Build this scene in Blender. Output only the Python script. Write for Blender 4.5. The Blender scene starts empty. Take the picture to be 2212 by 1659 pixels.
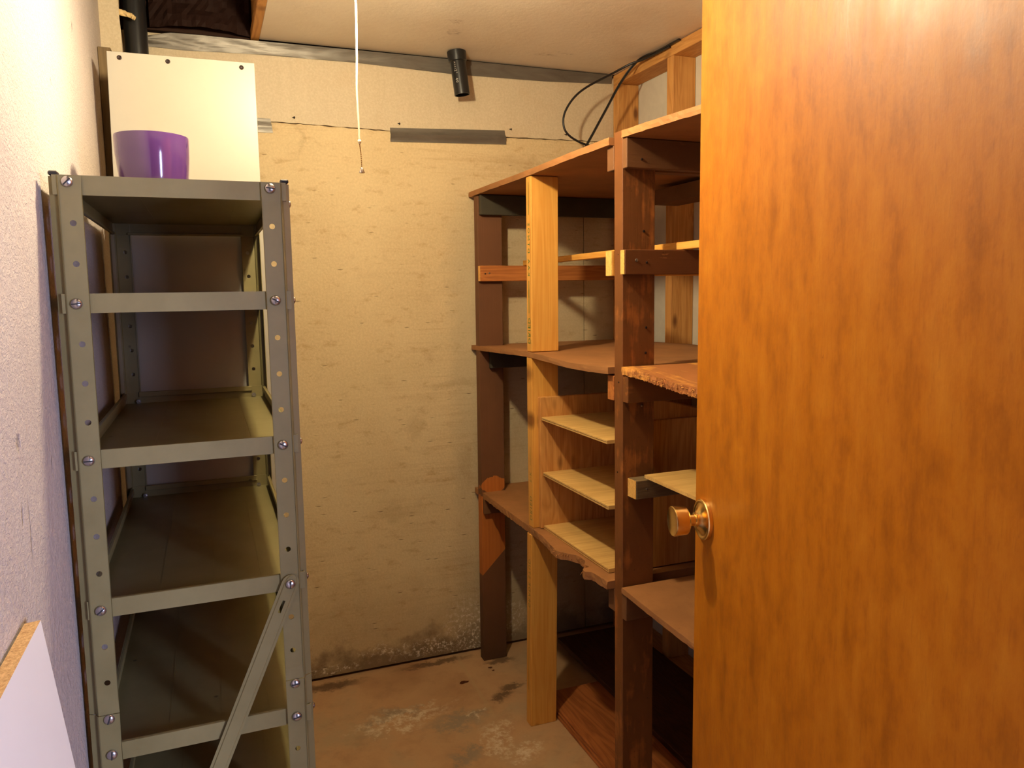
import bpy, bmesh, math, random
from mathutils import Vector, Matrix
random.seed(7)
scene = bpy.context.scene
col = scene.collection

# ------------------------------------------------------------------ camera
EYE = 1.415
cam = bpy.data.cameras.new('camera')
cam.sensor_width = 36.0
cam.lens = 1660.0 / 2212.0 * 36.0
cam.clip_start = 0.02
cam_o = bpy.data.objects.new('camera', cam)
col.objects.link(cam_o)
_y, _p, _r = [math.radians(a) for a in (21.5025, 6.75077, -0.87801)]
_right = Vector((math.cos(_y), -math.sin(_y), 0))
_fwd = Vector((math.sin(_y), math.cos(_y), 0))
_up = Vector((0, 0, 1))
_f2 = _fwd * math.cos(_p) - _up * math.sin(_p)
_u2 = _up * math.cos(_p) + _fwd * math.sin(_p)
_r3 = _right * math.cos(_r) + _u2 * math.sin(_r)
_u3 = _u2 * math.cos(_r) - _right * math.sin(_r)
cam_o.matrix_world = Matrix(((_r3.x, _u3.x, -_f2.x, 0), (_r3.y, _u3.y, -_f2.y, 0),
                             (_r3.z, _u3.z, -_f2.z, EYE), (0, 0, 0, 1)))
scene.camera = cam_o

# ------------------------------------------------------------------ world and light
world = bpy.data.worlds.new('world')
scene.world = world
world.use_nodes = True
world.node_tree.nodes['Background'].inputs[0].default_value = (0.62, 0.58, 0.66, 1)
world.node_tree.nodes['Background'].inputs[1].default_value = 0.03
BULB = Vector((0.300, 1.555, 2.065))
BULB_COLOR = (1.0, 0.83, 0.53)
BULB_STRENGTH = 1150.0
wl = bpy.data.lights.new('daylight_window', 'AREA')      # window of the next room, behind the doorway
wl.shape = 'RECTANGLE'; wl.size = 0.45; wl.size_y = 1.0
wl.energy = 125.0
wl.color = (0.62, 0.67, 1.0)
wlo = bpy.data.objects.new('daylight_window', wl)
col.objects.link(wlo)
wlo.location = (1.72, -1.6, 1.35)
wlo.rotation_euler = (Vector((-0.05, 1.5, 0.9)) - Vector(wlo.location)).to_track_quat('-Z', 'Y').to_euler()

vs = scene.view_settings
vs.view_transform = 'Standard'; vs.look = 'None'
scene.cycles.diffuse_bounces = 4
vs.exposure = 0.0; vs.gamma = 1.0; vs.use_curve_mapping = False

# ------------------------------------------------------------------ material helpers
def s2l(r, g, b):
    f = lambda c: (c / 12.92) if c <= 0.04045 else ((c + 0.055) / 1.055) ** 2.4
    return (f(r / 255.0), f(g / 255.0), f(b / 255.0), 1.0)

class NT:
    """small wrapper for building a node tree"""
    def __init__(self, name):
        self.m = bpy.data.materials.new(name)
        self.m.use_nodes = True
        self.t = self.m.node_tree
        self.b = self.t.nodes['Principled BSDF']
        self.tc = self.n('ShaderNodeTexCoord')
    def n(self, kind): return self.t.nodes.new(kind)
    def l(self, a, b): self.t.links.new(a, b)
    def put(self, sock, v):
        if hasattr(v, 'is_linked') or hasattr(v, 'links'): self.l(v, sock)
        else: sock.default_value = v
    def obj(self, offset=True):
        c = self.tc.outputs['Object']
        if not offset: return c
        info = self.n('ShaderNodeObjectInfo')
        v = self.vm('MULTIPLY', info.outputs['Random'], (17.3, 11.1, 23.7))
        return self.vm('ADD', c, v)
    def pos(self):
        return self.n('ShaderNodeNewGeometry').outputs['Position']
    def vm(self, op, a, b):
        n = self.n('ShaderNodeVectorMath'); n.operation = op
        self.put(n.inputs[0], a); self.put(n.inputs[1], b)
        return n.outputs['Value'] if op in ('LENGTH', 'DISTANCE', 'DOT_PRODUCT') else n.outputs[0]
    def m2(self, op, a, b=0.0, c=None):
        n = self.n('ShaderNodeMath'); n.operation = op
        self.put(n.inputs[0], a); self.put(n.inputs[1], b)
        if c is not None: self.put(n.inputs[2], c)
        return n.outputs[0]
    def scale(self, v, s): return self.vm('MULTIPLY', v, s)
    def noise(self, v, scale=5.0, detail=4.0, rough=0.55, dist=0.0):
        n = self.n('ShaderNodeTexNoise')
        self.put(n.inputs['Vector'], v)
        n.inputs['Scale'].default_value = scale; n.inputs['Detail'].default_value = detail
        n.inputs['Roughness'].default_value = rough; n.inputs['Distortion'].default_value = dist
        return n.outputs['Fac']
    def voronoi(self, v, scale=5.0, feature='F1', rnd=1.0):
        n = self.n('ShaderNodeTexVoronoi'); n.feature = feature
        self.put(n.inputs['Vector'], v)
        n.inputs['Scale'].default_value = scale; n.inputs['Randomness'].default_value = rnd
        return n.outputs['Distance']
    def ramp(self, f, stops):
        n = self.n('ShaderNodeValToRGB')
        self.put(n.inputs[0], f)
        e = n.color_ramp.elements
        while len(e) < len(stops): e.new(0.5)
        for i, (p, c) in enumerate(stops):
            e[i].position = p
            e[i].color = c if not isinstance(c, (int, float)) else (c, c, c, 1)
        return n.outputs[0]
    def mr(self, f, a, b, c=0.0, d=1.0):
        n = self.n('ShaderNodeMapRange'); n.clamp = True
        self.put(n.inputs[0], f)
        for i, v in enumerate((a, b, c, d)): n.inputs[i + 1].default_value = v
        return n.outputs[0]
    def mix(self, f, a, b, mode='MIX'):
        n = self.n('ShaderNodeMix'); n.data_type = 'RGBA'; n.blend_type = mode
        self.put(n.inputs[0], f); self.put(n.inputs[6], a); self.put(n.inputs[7], b)
        return n.outputs[2]
    def sep(self, v):
        n = self.n('ShaderNodeSeparateXYZ'); self.put(n.inputs[0], v); return n.outputs
    def blob(self, v, c, r, soft=0.5):
        d = self.vm('SUBTRACT', v, c)
        d = self.vm('DIVIDE', d, r)
        return self.mr(self.vm('LENGTH', d, (0, 0, 0)), 1.0 + soft * 0.5, 1.0 - soft, 0.0, 1.0)
    def blobs(self, v, items):
        out = None
        for c, r in items:
            x = self.blob(v, c, r)
            out = x if out is None else self.m2('MAXIMUM', out, x)
        return out
    def bump(self, h, strength=0.3, dist=0.002, prev=None):
        n = self.n('ShaderNodeBump')
        n.inputs['Strength'].default_value = strength; n.inputs['Distance'].default_value = dist
        self.put(n.inputs['Height'], h)
        if prev is not None: self.l(prev, n.inputs['Normal'])
        return n.outputs[0]
    def done(self, color=None, rough=0.6, normal=None, metallic=0.0, spec=None, coat=0.0, coat_rough=0.2):
        b = self.b
        if color is not None: self.put(b.inputs['Base Color'], color)
        self.put(b.inputs['Roughness'], rough)
        b.inputs['Metallic'].default_value = metallic
        if normal is not None: self.l(normal, b.inputs['Normal'])
        if spec is not None: b.inputs['Specular IOR Level'].default_value = spec
        if coat:
            b.inputs['Coat Weight'].default_value = coat
            b.inputs['Coat Roughness'].default_value = coat_rough
        return self.m

AX = {'x': (1, 9, 9), 'y': (9, 1, 9), 'z': (9, 9, 1)}
AXK = {'x': (4, 1.5, 9), 'y': (1.5, 4, 9), 'z': (9, 1.5, 4)}
_mats = {}

def wood(kind, axis, light, dark, grain=2.2, knots=True, rough=0.62, contrast=1.0, bump=0.25):
    key = (kind, axis)
    if key in _mats: return _mats[key]
    t = NT(kind + '_' + axis)
    v = t.obj()
    a = t.scale(v, AX[axis])
    big = t.noise(a, grain, 3, 0.5, 0.6)
    rings = t.m2('FRACT', t.m2('MULTIPLY', big, 9.0))
    rings = t.m2('ABSOLUTE', t.m2('SUBTRACT', rings, 0.5))
    fine = t.noise(t.scale(v, tuple(q * q for q in AX[axis])), 3.2, 3, 0.6)
    f = t.m2('ADD', t.m2('MULTIPLY', rings, 0.7 * contrast), t.m2('MULTIPLY', fine, 0.75))
    c = t.ramp(f, [(0.12, dark), (0.72, light)])
    blotch = t.noise(v, 6.0, 3, 0.6)
    c = t.mix(t.mr(blotch, 0.4, 0.75, 0.0, 0.3), c, dark)
    if knots:
        k = t.voronoi(t.scale(v, AXK[axis]), 1.25)
        km = t.mr(k, 0.17, 0.07, 0.0, 0.85)
        c = t.mix(km, c, (dark[0] * 0.28, dark[1] * 0.22, dark[2] * 0.25, 1))
    n = t.bump(f, bump, 0.0012)
    _mats[key] = t.done(c, rough, n, spec=0.3)
    return _mats[key]

def painted(kind, base, worn, wear=0.62, rough=0.6, grain_axis='z', edge=0.08):
    key = (kind, grain_axis)
    if key in _mats: return _mats[key]
    t = NT(kind + '_' + grain_axis)
    v = t.obj()
    n1 = t.noise(t.scale(v, AX[grain_axis]), 3.0, 5, 0.65, 0.3)
    n2 = t.noise(v, 9.0, 5, 0.6)
    m = t.mr(t.m2('ADD', t.m2('MULTIPLY', n1, 0.5), t.m2('MULTIPLY', n2, 0.5)), wear, wear + edge)
    tone = t.mix(t.mr(n2, 0.3, 0.7), base, tuple(q * 0.72 for q in base[:3]) + (1,))
    c = t.mix(m, tone, worn)
    speck = t.noise(v, 95.0, 2, 0.6)
    c = t.mix(t.mr(speck, 0.68, 0.76, 0.0, 0.5), c, tuple(q * 0.35 for q in base[:3]) + (1,))
    grain = t.noise(t.scale(v, tuple(q * q for q in AX[grain_axis])), 3.0, 3, 0.6)
    h = t.m2('ADD', t.m2('MULTIPLY', grain, 0.7), t.m2('MULTIPLY', m, -0.6))
    _mats[key] = t.done(c, rough, t.bump(h, 0.35, 0.0012), spec=0.28)
    return _mats[key]

def plain(name, color, rough=0.5, metallic=0.0, bump=0.0, bscale=60.0, coat=0.0, spec=None, vary=0.12):
    if name in _mats: return _mats[name]
    t = NT(name)
    v = t.obj()
    n1 = t.noise(v, bscale * 0.25, 4, 0.6)
    c = t.mix(t.mr(n1, 0.3, 0.7, 0.0, 1.0), color, tuple(q * (1 - vary) for q in color[:3]) + (1,))
    nm = t.bump(t.noise(v, bscale, 3, 0.6), bump, 0.001) if bump else None
    _mats[name] = t.done(c, rough, nm, metallic, spec=spec, coat=coat)
    return _mats[name]

PINE_L, PINE_D = s2l(228, 172, 84), s2l(200, 132, 48)
BROWN = s2l(120, 80, 48)
BARE = s2l(190, 112, 50)
def pine(ax): return wood('pine', ax, PINE_L, PINE_D, grain=1.1, contrast=0.55)
def stud_wood(ax): return wood('stud_wood', ax, s2l(205, 150, 84), s2l(168, 108, 52))
def ply(ax): return wood('plywood', ax, s2l(226, 188, 116), s2l(186, 140, 74), grain=0.8, knots=False, contrast=0.6)
def sidewood(ax): return wood('cubby_wood', ax, s2l(212, 154, 84), s2l(170, 108, 50), grain=1.6)
def bare(ax): return wood('bare_wood', ax, s2l(190, 118, 58), s2l(140, 76, 32), knots=False)
def brownp(ax): return painted('brown_paint', BROWN, BARE, 0.64, grain_axis=ax)
def shelfp(ax): return painted('brown_shelf_paint', s2l(166, 114, 68), s2l(192, 138, 86), 0.66, grain_axis=ax, rough=0.7)
def darkp(ax): return painted('dark_paint', s2l(70, 64, 50), s2l(90, 80, 60), 0.7, grain_axis=ax)
def postp(ax): return painted('dark_brown_paint', s2l(122, 74, 36), s2l(158, 96, 44), 0.52, grain_axis=ax)

# ------------------------------------------------------------------ geometry helpers
WL = {}
def link(o, parent=None, loc=(0, 0, 0)):
    col.objects.link(o)
    loc = Vector(loc)
    WL[o] = loc
    if parent is not None:
        o.parent = parent
        o.location = loc - WL[parent]
    else:
        o.location = loc
    return o

def tag(o, label=None, cat=None, group=None, kind=None):
    if label: o['label'] = label
    if cat: o['category'] = cat
    if group: o['group'] = group
    if kind: o['kind'] = kind
    return o

def empty(name, loc, label=None, cat=None, group=None):
    o = bpy.data.objects.new(name, None)
    o.empty_display_size = 0.05
    link(o, None, loc)
    return tag(o, label, cat, group)

def emit(name, bm, mats, parent=None, origin=None, smooth=None):
    """link a bmesh given in room coordinates as ONE object; origin defaults to its centre"""
    if origin is None:
        lo = Vector([min(v.co[i] for v in bm.verts) for i in range(3)])
        hi = Vector([max(v.co[i] for v in bm.verts) for i in range(3)])
        origin = (lo + hi) / 2
    origin = Vector(origin)
    for v in bm.verts: v.co -= origin
    me = bpy.data.meshes.new(name)
    bm.to_mesh(me); bm.free()
    for m in (mats if isinstance(mats, (list, tuple)) else [mats]): me.materials.append(m)
    if smooth is not None:
        for p in me.polygons: p.use_smooth = True
        me.set_sharp_from_angle(angle=math.radians(smooth))
    o = bpy.data.objects.new(name, me)
    return link(o, parent, origin)

def hexa(bm, c8, bev=0.0, mi=0):
    """c8: bottom ring of 4 then top ring of 4"""
    vs_ = [bm.verts.new(c) for c in c8]
    fs = [(3, 2, 1, 0), (4, 5, 6, 7), (0, 1, 5, 4), (1, 2, 6, 5), (2, 3, 7, 6), (3, 0, 4, 7)]
    faces = [bm.faces.new([vs_[i] for i in f]) for f in fs]
    for f in faces: f.material_index = mi
    if bev:
        ed = set(e for f in faces for e in f.edges)
        bmesh.ops.bevel(bm, geom=list(ed), offset=bev, segments=1, affect='EDGES')
    return faces

def box_pts(x0, x1, y0, y1, z0, z1):
    return [(x0, y0, z0), (x1, y0, z0), (x1, y1, z0), (x0, y1, z0),
            (x0, y0, z1), (x1, y0, z1), (x1, y1, z1), (x0, y1, z1)]

def board(name, parent, x0, x1, y0, y1, z0, z1, mat, bev=0.0015, top=None):
    """sawn board; top=(dx,dy) shifts its upper end (boards that stand out of plumb)"""
    p = box_pts(x0, x1, y0, y1, z0, z1)
    if top: p = p[:4] + [(x + top[0], y + top[1], z) for x, y, z in p[4:]]
    bm = bmesh.new(); hexa(bm, p, bev)
    return emit(name, bm, mat, parent)

def slab(name, parent, ys, x0f, x1, zf, tf, mat, rough=0.0, n=40, extra=None):
    """shelf board running along Y: its front edge x0f(y), its top zf(y), its thickness tf(y)"""
    bm = bmesh.new()
    rows = []
    yy = [ys[0] + (ys[1] - ys[0]) * i / n for i in range(n + 1)]
    if extra: yy = sorted(set(yy + extra))
    for y in yy:
        j = (lambda: random.uniform(-rough, rough)) if rough else (lambda: 0.0)
        xf = x0f(y); z = zf(y); t = tf(y)
        q = [(xf + j(), y, z - t + j()), (xf + j() * 1.3 - rough * .3, y, z - t * .5), (xf + j() + rough * .4, y, z + j() * .5),
             (xf + 0.02, y, z), (x1, y, z), (x1, y, z - t), (xf + 0.02, y, z - t)]
        rows.append([bm.verts.new(c) for c in q])
    k = len(rows[0])
    for a, b in zip(rows, rows[1:]):
        for i in range(k):
            bm.faces.new((a[i], a[(i + 1) % k], b[(i + 1) % k], b[i]))
    bm.faces.new(rows[0][::-1]); bm.faces.new(rows[-1])
    bmesh.ops.recalc_face_normals(bm, faces=bm.faces)
    return emit(name, bm, mat, parent)

def lerp_pts(pts):
    pts = sorted(pts)
    def f(y):
        if y <= pts[0][0]: return pts[0][1]
        for (a, va), (b, vb) in zip(pts, pts[1:]):
            if y <= b: return va + (vb - va) * (y - a) / (b - a)
        return pts[-1][1]
    return f

def frame(axis):
    w = Vector(axis).normalized()
    u = w.cross(Vector((0, 0, 1)))
    if u.length < 1e-4: u = Vector((1, 0, 0))
    u.normalize(); v = w.cross(u)
    return u, v, w

def lathe(bm, base, axis, prof, seg=28, mi=0, cap0=False, cap1=False):
    u, v, w = frame(axis); base = Vector(base)
    rings = []
    for h, r in prof:
        rings.append([bm.verts.new(base + w * h + (u * math.cos(a) + v * math.sin(a)) * max(r, 1e-5))
                      for a in [2 * math.pi * i / seg for i in range(seg)]])
    fs = []
    for a, b in zip(rings, rings[1:]):
        for i in range(seg):
            fs.append(bm.faces.new((a[i], a[(i + 1) % seg], b[(i + 1) % seg], b[i])))
    if cap0: fs.append(bm.faces.new(rings[0][::-1]))
    if cap1: fs.append(bm.faces.new(rings[-1]))
    for f in fs: f.material_index = mi
    bmesh.ops.recalc_face_normals(bm, faces=fs)
    return fs

def tube(bm, pts, r, seg=8, sub=6, mi=0, flat=1.0):
    P = [Vector(p) for p in pts]
    path = []
    for i in range(len(P) - 1):
        p0 = P[max(i - 1, 0)]; p1 = P[i]; p2 = P[i + 1]; p3 = P[min(i + 2, len(P) - 1)]
        for k in range(sub):
            t = k / sub
            path.append(0.5 * ((2 * p1) + (p2 - p0) * t + (2 * p0 - 5 * p1 + 4 * p2 - p3) * t * t + (3 * p1 - p0 - 3 * p2 + p3) * t ** 3))
    path.append(P[-1])
    rings = []; u = None
    for i, p in enumerate(path):
        w = (path[min(i + 1, len(path) - 1)] - path[max(i - 1, 0)]).normalized()
        if u is None: u = frame(w)[0]
        u = (u - w * u.dot(w)).normalized(); v = w.cross(u)
        rr = r(i / (len(path) - 1)) if callable(r) else r
        rings.append([bm.verts.new(p + u * math.cos(a) * rr + v * math.sin(a) * rr * flat) for a in [2 * math.pi * k / seg for k in range(seg)]])
    fs = []
    for a, b in zip(rings, rings[1:]):
        for k in range(seg):
            fs.append(bm.faces.new((a[k], a[(k + 1) % seg], b[(k + 1) % seg], b[k])))
    fs.append(bm.faces.new(rings[0][::-1])); fs.append(bm.faces.new(rings[-1]))
    for f in fs: f.material_index = mi
    bmesh.ops.recalc_face_normals(bm, faces=fs)

def text_bm(s, size, spacing=1.0):
    cu = bpy.data.curves.new('lettering', 'FONT')
    cu.body = s; cu.size = size; cu.space_character = spacing; cu.resolution_u = 2
    cu.align_x = 'LEFT'; cu.align_y = 'CENTER'
    o = bpy.data.objects.new('lettering', cu)
    col.objects.link(o)
    me = bpy.data.meshes.new_from_object(o)
    bm = bmesh.new(); bm.from_mesh(me)
    col.objects.unlink(o)
    bpy.data.objects.remove(o); bpy.data.curves.remove(cu); bpy.data.meshes.remove(me)
    return bm

# ------------------------------------------------------------------ room materials
def mat_foam_back():
    t = NT('foam_board_back')
    p = t.pos()
    big = t.noise(p, 1.6, 5, 0.6)
    med = t.noise(p, 7.0, 5, 0.65)
    streak = t.noise(t.scale(p, (2.2, 2.2, 60.0)), 1.0, 4, 0.6, 0.4)
    c = t.mix(t.mr(big, 0.35, 0.7), s2l(218, 196, 154), s2l(202, 178, 136))
    patch = t.mr(t.noise(p, 3.4, 4, 0.65), 0.42, 0.62)
    c = t.mix(t.m2('MULTIPLY', t.mr(streak, 0.50, 0.68, 0.0, 0.42), patch), c, s2l(176, 142, 98))
    grainy = t.noise(p, 120.0, 3, 0.7)
    c = t.mix(t.mr(grainy, 0.40, 0.66, 0.0, 0.26), c, s2l(244, 222, 178))
    c = t.mix(t.mr(t.noise(t.scale(p, (14, 14, 30)), 1.0, 5, 0.7), 0.56, 0.70, 0.0, 0.42), c, s2l(164, 124, 74))
    c = t.mix(t.mr(med, 0.6, 0.8, 0.0, 0.30), c, s2l(160, 128, 92))
    z = t.sep(p)[2]; x = t.sep(p)[0]
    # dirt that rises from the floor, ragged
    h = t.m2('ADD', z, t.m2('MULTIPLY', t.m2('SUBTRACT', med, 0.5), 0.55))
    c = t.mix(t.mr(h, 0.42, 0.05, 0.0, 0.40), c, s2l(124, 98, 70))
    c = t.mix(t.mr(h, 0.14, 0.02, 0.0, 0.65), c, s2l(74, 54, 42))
    # stained band by the old panel joint
    wob = t.noise(p, 14.0, 4, 0.6)
    xx = t.m2('ADD', x, t.m2('MULTIPLY', t.m2('SUBTRACT', wob, 0.5), 0.10))
    band = t.m2('MULTIPLY', t.mr(xx, 0.82, 0.88), t.mr(z, 2.0, 1.5))
    c = t.mix(t.m2('MULTIPLY', band, 0.28), c, s2l(150, 140, 118))
    # oily smudges
    w = t.vm('ADD', p, t.m2('MULTIPLY', t.m2('SUBTRACT', t.noise(p, 16.0, 5, 0.7), 0.5), 0.12))
    sm = t.blobs(w, [((1.16, 2.78, 1.90), (0.14, 1, 0.03)), ((0.70, 2.78, 0.92), (0.03, 1, 0.05)),
                     ((0.86, 2.78, 1.08), (0.09, 1, 0.015)), ((0.62, 2.78, 0.60), (0.10, 1, 0.03)),
                     ((0.30, 2.78, 1.78), (0.05, 1, 0.012)), ((0.33, 2.78, 1.95), (0.012, 1, 0.05)), ((0.9, 2.78, 0.75), (0.03, 1, 0.09))])
    c = t.mix(t.m2('MULTIPLY', sm, 0.2), c, s2l(128, 98, 60))
    # small dark nicks
    nick = t.voronoi(t.scale(p, (9, 9, 40)), 1.0)
    c = t.mix(t.mr(nick, 0.09, 0.05, 0.0, 0.45), c, s2l(110, 80, 50))
    # white efflorescence above the floor
    sp = t.noise(p, 75.0, 4, 0.75)
    ef = t.m2('MULTIPLY', t.mr(sp, 0.52, 0.60), t.blobs(w, [((0.92, 2.78, 0.10), (0.12, 1, 0.14)), ((0.56, 2.78, 0.075), (0.10, 1, 0.02)),
                     ((0.74, 2.78, 0.05), (0.14, 1, 0.03)), ((1.05, 2.78, 0.12), (0.08, 1, 0.08)), ((0.36, 2.78, 0.03), (0.12, 1, 0.015))]))
    c = t.mix(t.m2('MULTIPLY', ef, 0.85), c, s2l(226, 214, 192))
    bead = t.voronoi(p, 210.0)
    n = t.bump(t.m2('ADD', t.m2('MULTIPLY', grainy, 0.9), t.m2('MULTIPLY', t.m2('MULTIPLY', streak, patch), 1.3)), 0.45, 0.0035)
    n = t.bump(t.mr(nick, 0.12, 0.03), 0.5, -0.004, n)
    return t.done(c, 0.62, n, spec=0.35)

def mat_foam_upper():
    t = NT('foam_board_upper')
    p = t.pos()
    st = t.noise(t.scale(p, (45.0, 2, 1.5)), 1.0, 4, 0.6)
    md = t.noise(p, 5.0, 4, 0.6)
    c = t.mix(t.mr(st, 0.35, 0.7), s2l(200, 183, 154), s2l(196, 179, 150))
    spk = t.noise(p, 130.0, 3, 0.7)
    c = t.mix(t.mr(spk, 0.42, 0.64, 0.0, 0.32), c, s2l(224, 209, 182))
    c = t.mix(t.mr(md, 0.55, 0.85, 0, 0.35), c, s2l(188, 152, 108))
    bead = t.voronoi(p, 190.0)
    h = t.m2('ADD', t.m2('MULTIPLY', spk, 1.0), t.m2('MULTIPLY', st, 0.18))
    return t.done(c, 0.5, t.bump(h, 0.35, 0.003), spec=0.4)

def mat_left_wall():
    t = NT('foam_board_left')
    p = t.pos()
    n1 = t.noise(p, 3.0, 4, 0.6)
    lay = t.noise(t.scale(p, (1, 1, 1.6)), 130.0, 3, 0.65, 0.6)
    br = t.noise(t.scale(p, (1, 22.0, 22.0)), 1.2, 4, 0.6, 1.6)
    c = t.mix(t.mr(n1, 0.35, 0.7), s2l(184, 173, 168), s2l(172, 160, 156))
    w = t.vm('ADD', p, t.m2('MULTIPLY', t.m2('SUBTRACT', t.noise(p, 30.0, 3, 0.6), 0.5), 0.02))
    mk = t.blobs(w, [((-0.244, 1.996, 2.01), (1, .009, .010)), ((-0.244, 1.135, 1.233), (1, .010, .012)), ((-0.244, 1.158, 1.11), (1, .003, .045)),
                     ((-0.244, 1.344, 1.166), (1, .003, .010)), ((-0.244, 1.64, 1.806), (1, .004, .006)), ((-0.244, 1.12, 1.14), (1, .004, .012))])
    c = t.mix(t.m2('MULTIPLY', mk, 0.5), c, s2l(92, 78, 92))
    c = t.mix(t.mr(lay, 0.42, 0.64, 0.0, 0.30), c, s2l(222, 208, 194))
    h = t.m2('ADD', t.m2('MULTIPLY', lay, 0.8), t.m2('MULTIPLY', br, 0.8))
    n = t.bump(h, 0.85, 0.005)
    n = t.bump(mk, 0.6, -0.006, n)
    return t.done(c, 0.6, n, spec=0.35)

def mat_ceiling():
    t = NT('ceiling_board')
    p = t.pos()
    md = t.noise(p, 2.2, 4, 0.6)
    fi = t.noise(p, 55.0, 4, 0.65)
    c = t.mix(t.mr(md, 0.35, 0.7), s2l(234, 222, 204), s2l(222, 206, 184))
    w = t.vm('ADD', p, t.m2('MULTIPLY', t.m2('SUBTRACT', t.noise(p, 40.0, 3, 0.6), 0.5), 0.07))
    sc = t.blobs(w, [((0.80, 2.50, 2.26), (.022, .03, 1)), ((0.78, 2.40, 2.26), (.018, .02, 1)), ((1.18, 2.62, 2.26), (.045, .014, 1)), ((1.24, 2.58, 2.26), (.03, .012, 1))])
    sc = t.m2('MULTIPLY', sc, t.mr(t.noise(t.scale(p, (1, 6, 1)), 60.0, 3, 0.7), 0.5, 0.6))
    c = t.mix(t.m2('MULTIPLY', sc, 0.7), c, s2l(120, 84, 52))
    n = t.bump(fi, 0.28, 0.003)
    return t.done(c, 0.42, n, spec=0.45)

def mat_floor():
    t = NT('concrete_floor')
    p = t.pos()
    big = t.noise(p, 2.4, 6, 0.65, 0.4)
    med = t.noise(p, 9.0, 6, 0.7)
    fine = t.noise(p, 90.0, 4, 0.7)
    c = t.ramp(big, [(0.30, s2l(160, 120, 84)), (0.5, s2l(182, 144, 104)), (0.72, s2l(160, 142, 112))])
    c = t.mix(t.mr(med, 0.5, 0.8, 0, 0.55), c, s2l(132, 94, 64))
    c = t.mix(t.mr(fine, 0.62, 0.75, 0, 0.3), c, s2l(92, 70, 50))
    w = t.vm('ADD', p, t.m2('MULTIPLY', t.m2('SUBTRACT', t.noise(p, 11.0, 6, 0.75), 0.5), 0.34))
    grey = t.blobs(w, [((0.70, 2.32, 0), (.10, .05, 1)), ((0.66, 2.12, 0), (.06, .04, 1)), ((0.52, 2.44, 0), (.10, .04, 1))])
    c = t.mix(t.m2('MULTIPLY', grey, 0.6), c, s2l(120, 116, 104))
    wh = t.blobs(w, [((0.55, 2.42, 0), (.16, .045, 1)), ((0.50, 2.36, 0), (.10, .03, 1)), ((0.79, 2.16, 0), (.05, .10, 1)), ((0.76, 2.33, 0), (.03, .03, 1)), ((0.84, 2.08, 0), (.06, .05, 1))])
    wh = t.m2('MULTIPLY', wh, t.mr(t.noise(p, 34.0, 5, 0.75), 0.44, 0.58))
    c = t.mix(t.m2('MULTIPLY', wh, 0.85), c, s2l(214, 194, 164))
    w2 = t.vm('ADD', p, t.m2('MULTIPLY', t.m2('SUBTRACT', t.noise(p, 26.0, 4, 0.7), 0.5), 0.11))
    dk = t.blobs(w2, [((0.905, 2.425, 0), (.035, .022, 1)), ((0.875, 2.40, 0), (.022, .03, 1)), ((0.95, 2.46, 0), (.05, .016, 1)), ((0.34, 2.72, 0), (.12, .03, 1)), ((0.74, 2.74, 0), (.14, .02, 1)), ((0.98, 2.66, 0), (.06, .02, 1))])
    c = t.mix(t.m2('MULTIPLY', dk, 0.75), c, s2l(64, 42, 28))
    # slab joint running towards the back wall
    x = t.sep(p)[0]; y = t.sep(p)[1]
    jx = t.m2('ADD', t.m2('MULTIPLY', t.m2('SUBTRACT', y, 2.5), 0.04), t.m2('MULTIPLY', t.m2('SUBTRACT', med, 0.5), 0.03))
    d = t.m2('ABSOLUTE', t.m2('SUBTRACT', t.m2('SUBTRACT', x, 0.828), jx))
    jm = t.m2('MULTIPLY', t.mr(d, 0.010, 0.003), t.mr(y, 2.1, 2.35))
    c = t.mix(t.m2('MULTIPLY', jm, 0.4), c, s2l(176, 148, 108))
    n = t.bump(t.m2('ADD', t.m2('MULTIPLY', med, 1.0), t.m2('MULTIPLY', fine, 0.25)), 0.35, 0.004)
    return t.done(c, t.mr(big, 0.3, 0.7, 0.42, 0.7), n, spec=0.4)

M_LEFT, M_BACK, M_UPPER = mat_left_wall(), mat_foam_back(), mat_foam_upper()
M_CEIL, M_FLOOR = mat_ceiling(), mat_floor()
M_DRY = plain('drywall', s2l(206, 198, 180), 0.75, bump=0.1, bscale=80)
M_DARK = painted('dark_wood', s2l(52, 30, 20), s2l(74, 46, 32), 0.6, rough=0.85)  # very dark brown wood for the joist bay and wall backing
M_BLACKPLASTIC = plain('black_abs_plastic', (0.012, 0.012, 0.013, 1), 0.32, vary=0.2)
M_SCREW = plain('dark_screw', (0.03, 0.018, 0.016, 1), 0.5, 0.6)

# ------------------------------------------------------------------ room shell
WY = 2.775
def structure(name, bm, m, parent=None, origin=None):
    o = emit(name, bm, m, parent, origin)
    if parent is None: o['kind'] = 'structure'
    return o
bm = bmesh.new(); hexa(bm, box_pts(-0.32, 1.72, -0.9, 2.83, -0.08, 0.0)); structure('floor', bm, M_FLOOR)
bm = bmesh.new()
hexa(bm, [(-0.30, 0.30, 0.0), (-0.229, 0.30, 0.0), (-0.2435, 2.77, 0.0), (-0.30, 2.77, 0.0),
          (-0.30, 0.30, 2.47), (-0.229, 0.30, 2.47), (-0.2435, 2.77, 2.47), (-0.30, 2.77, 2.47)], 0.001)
wall_left = structure('wall_left', bm, M_LEFT)
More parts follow.
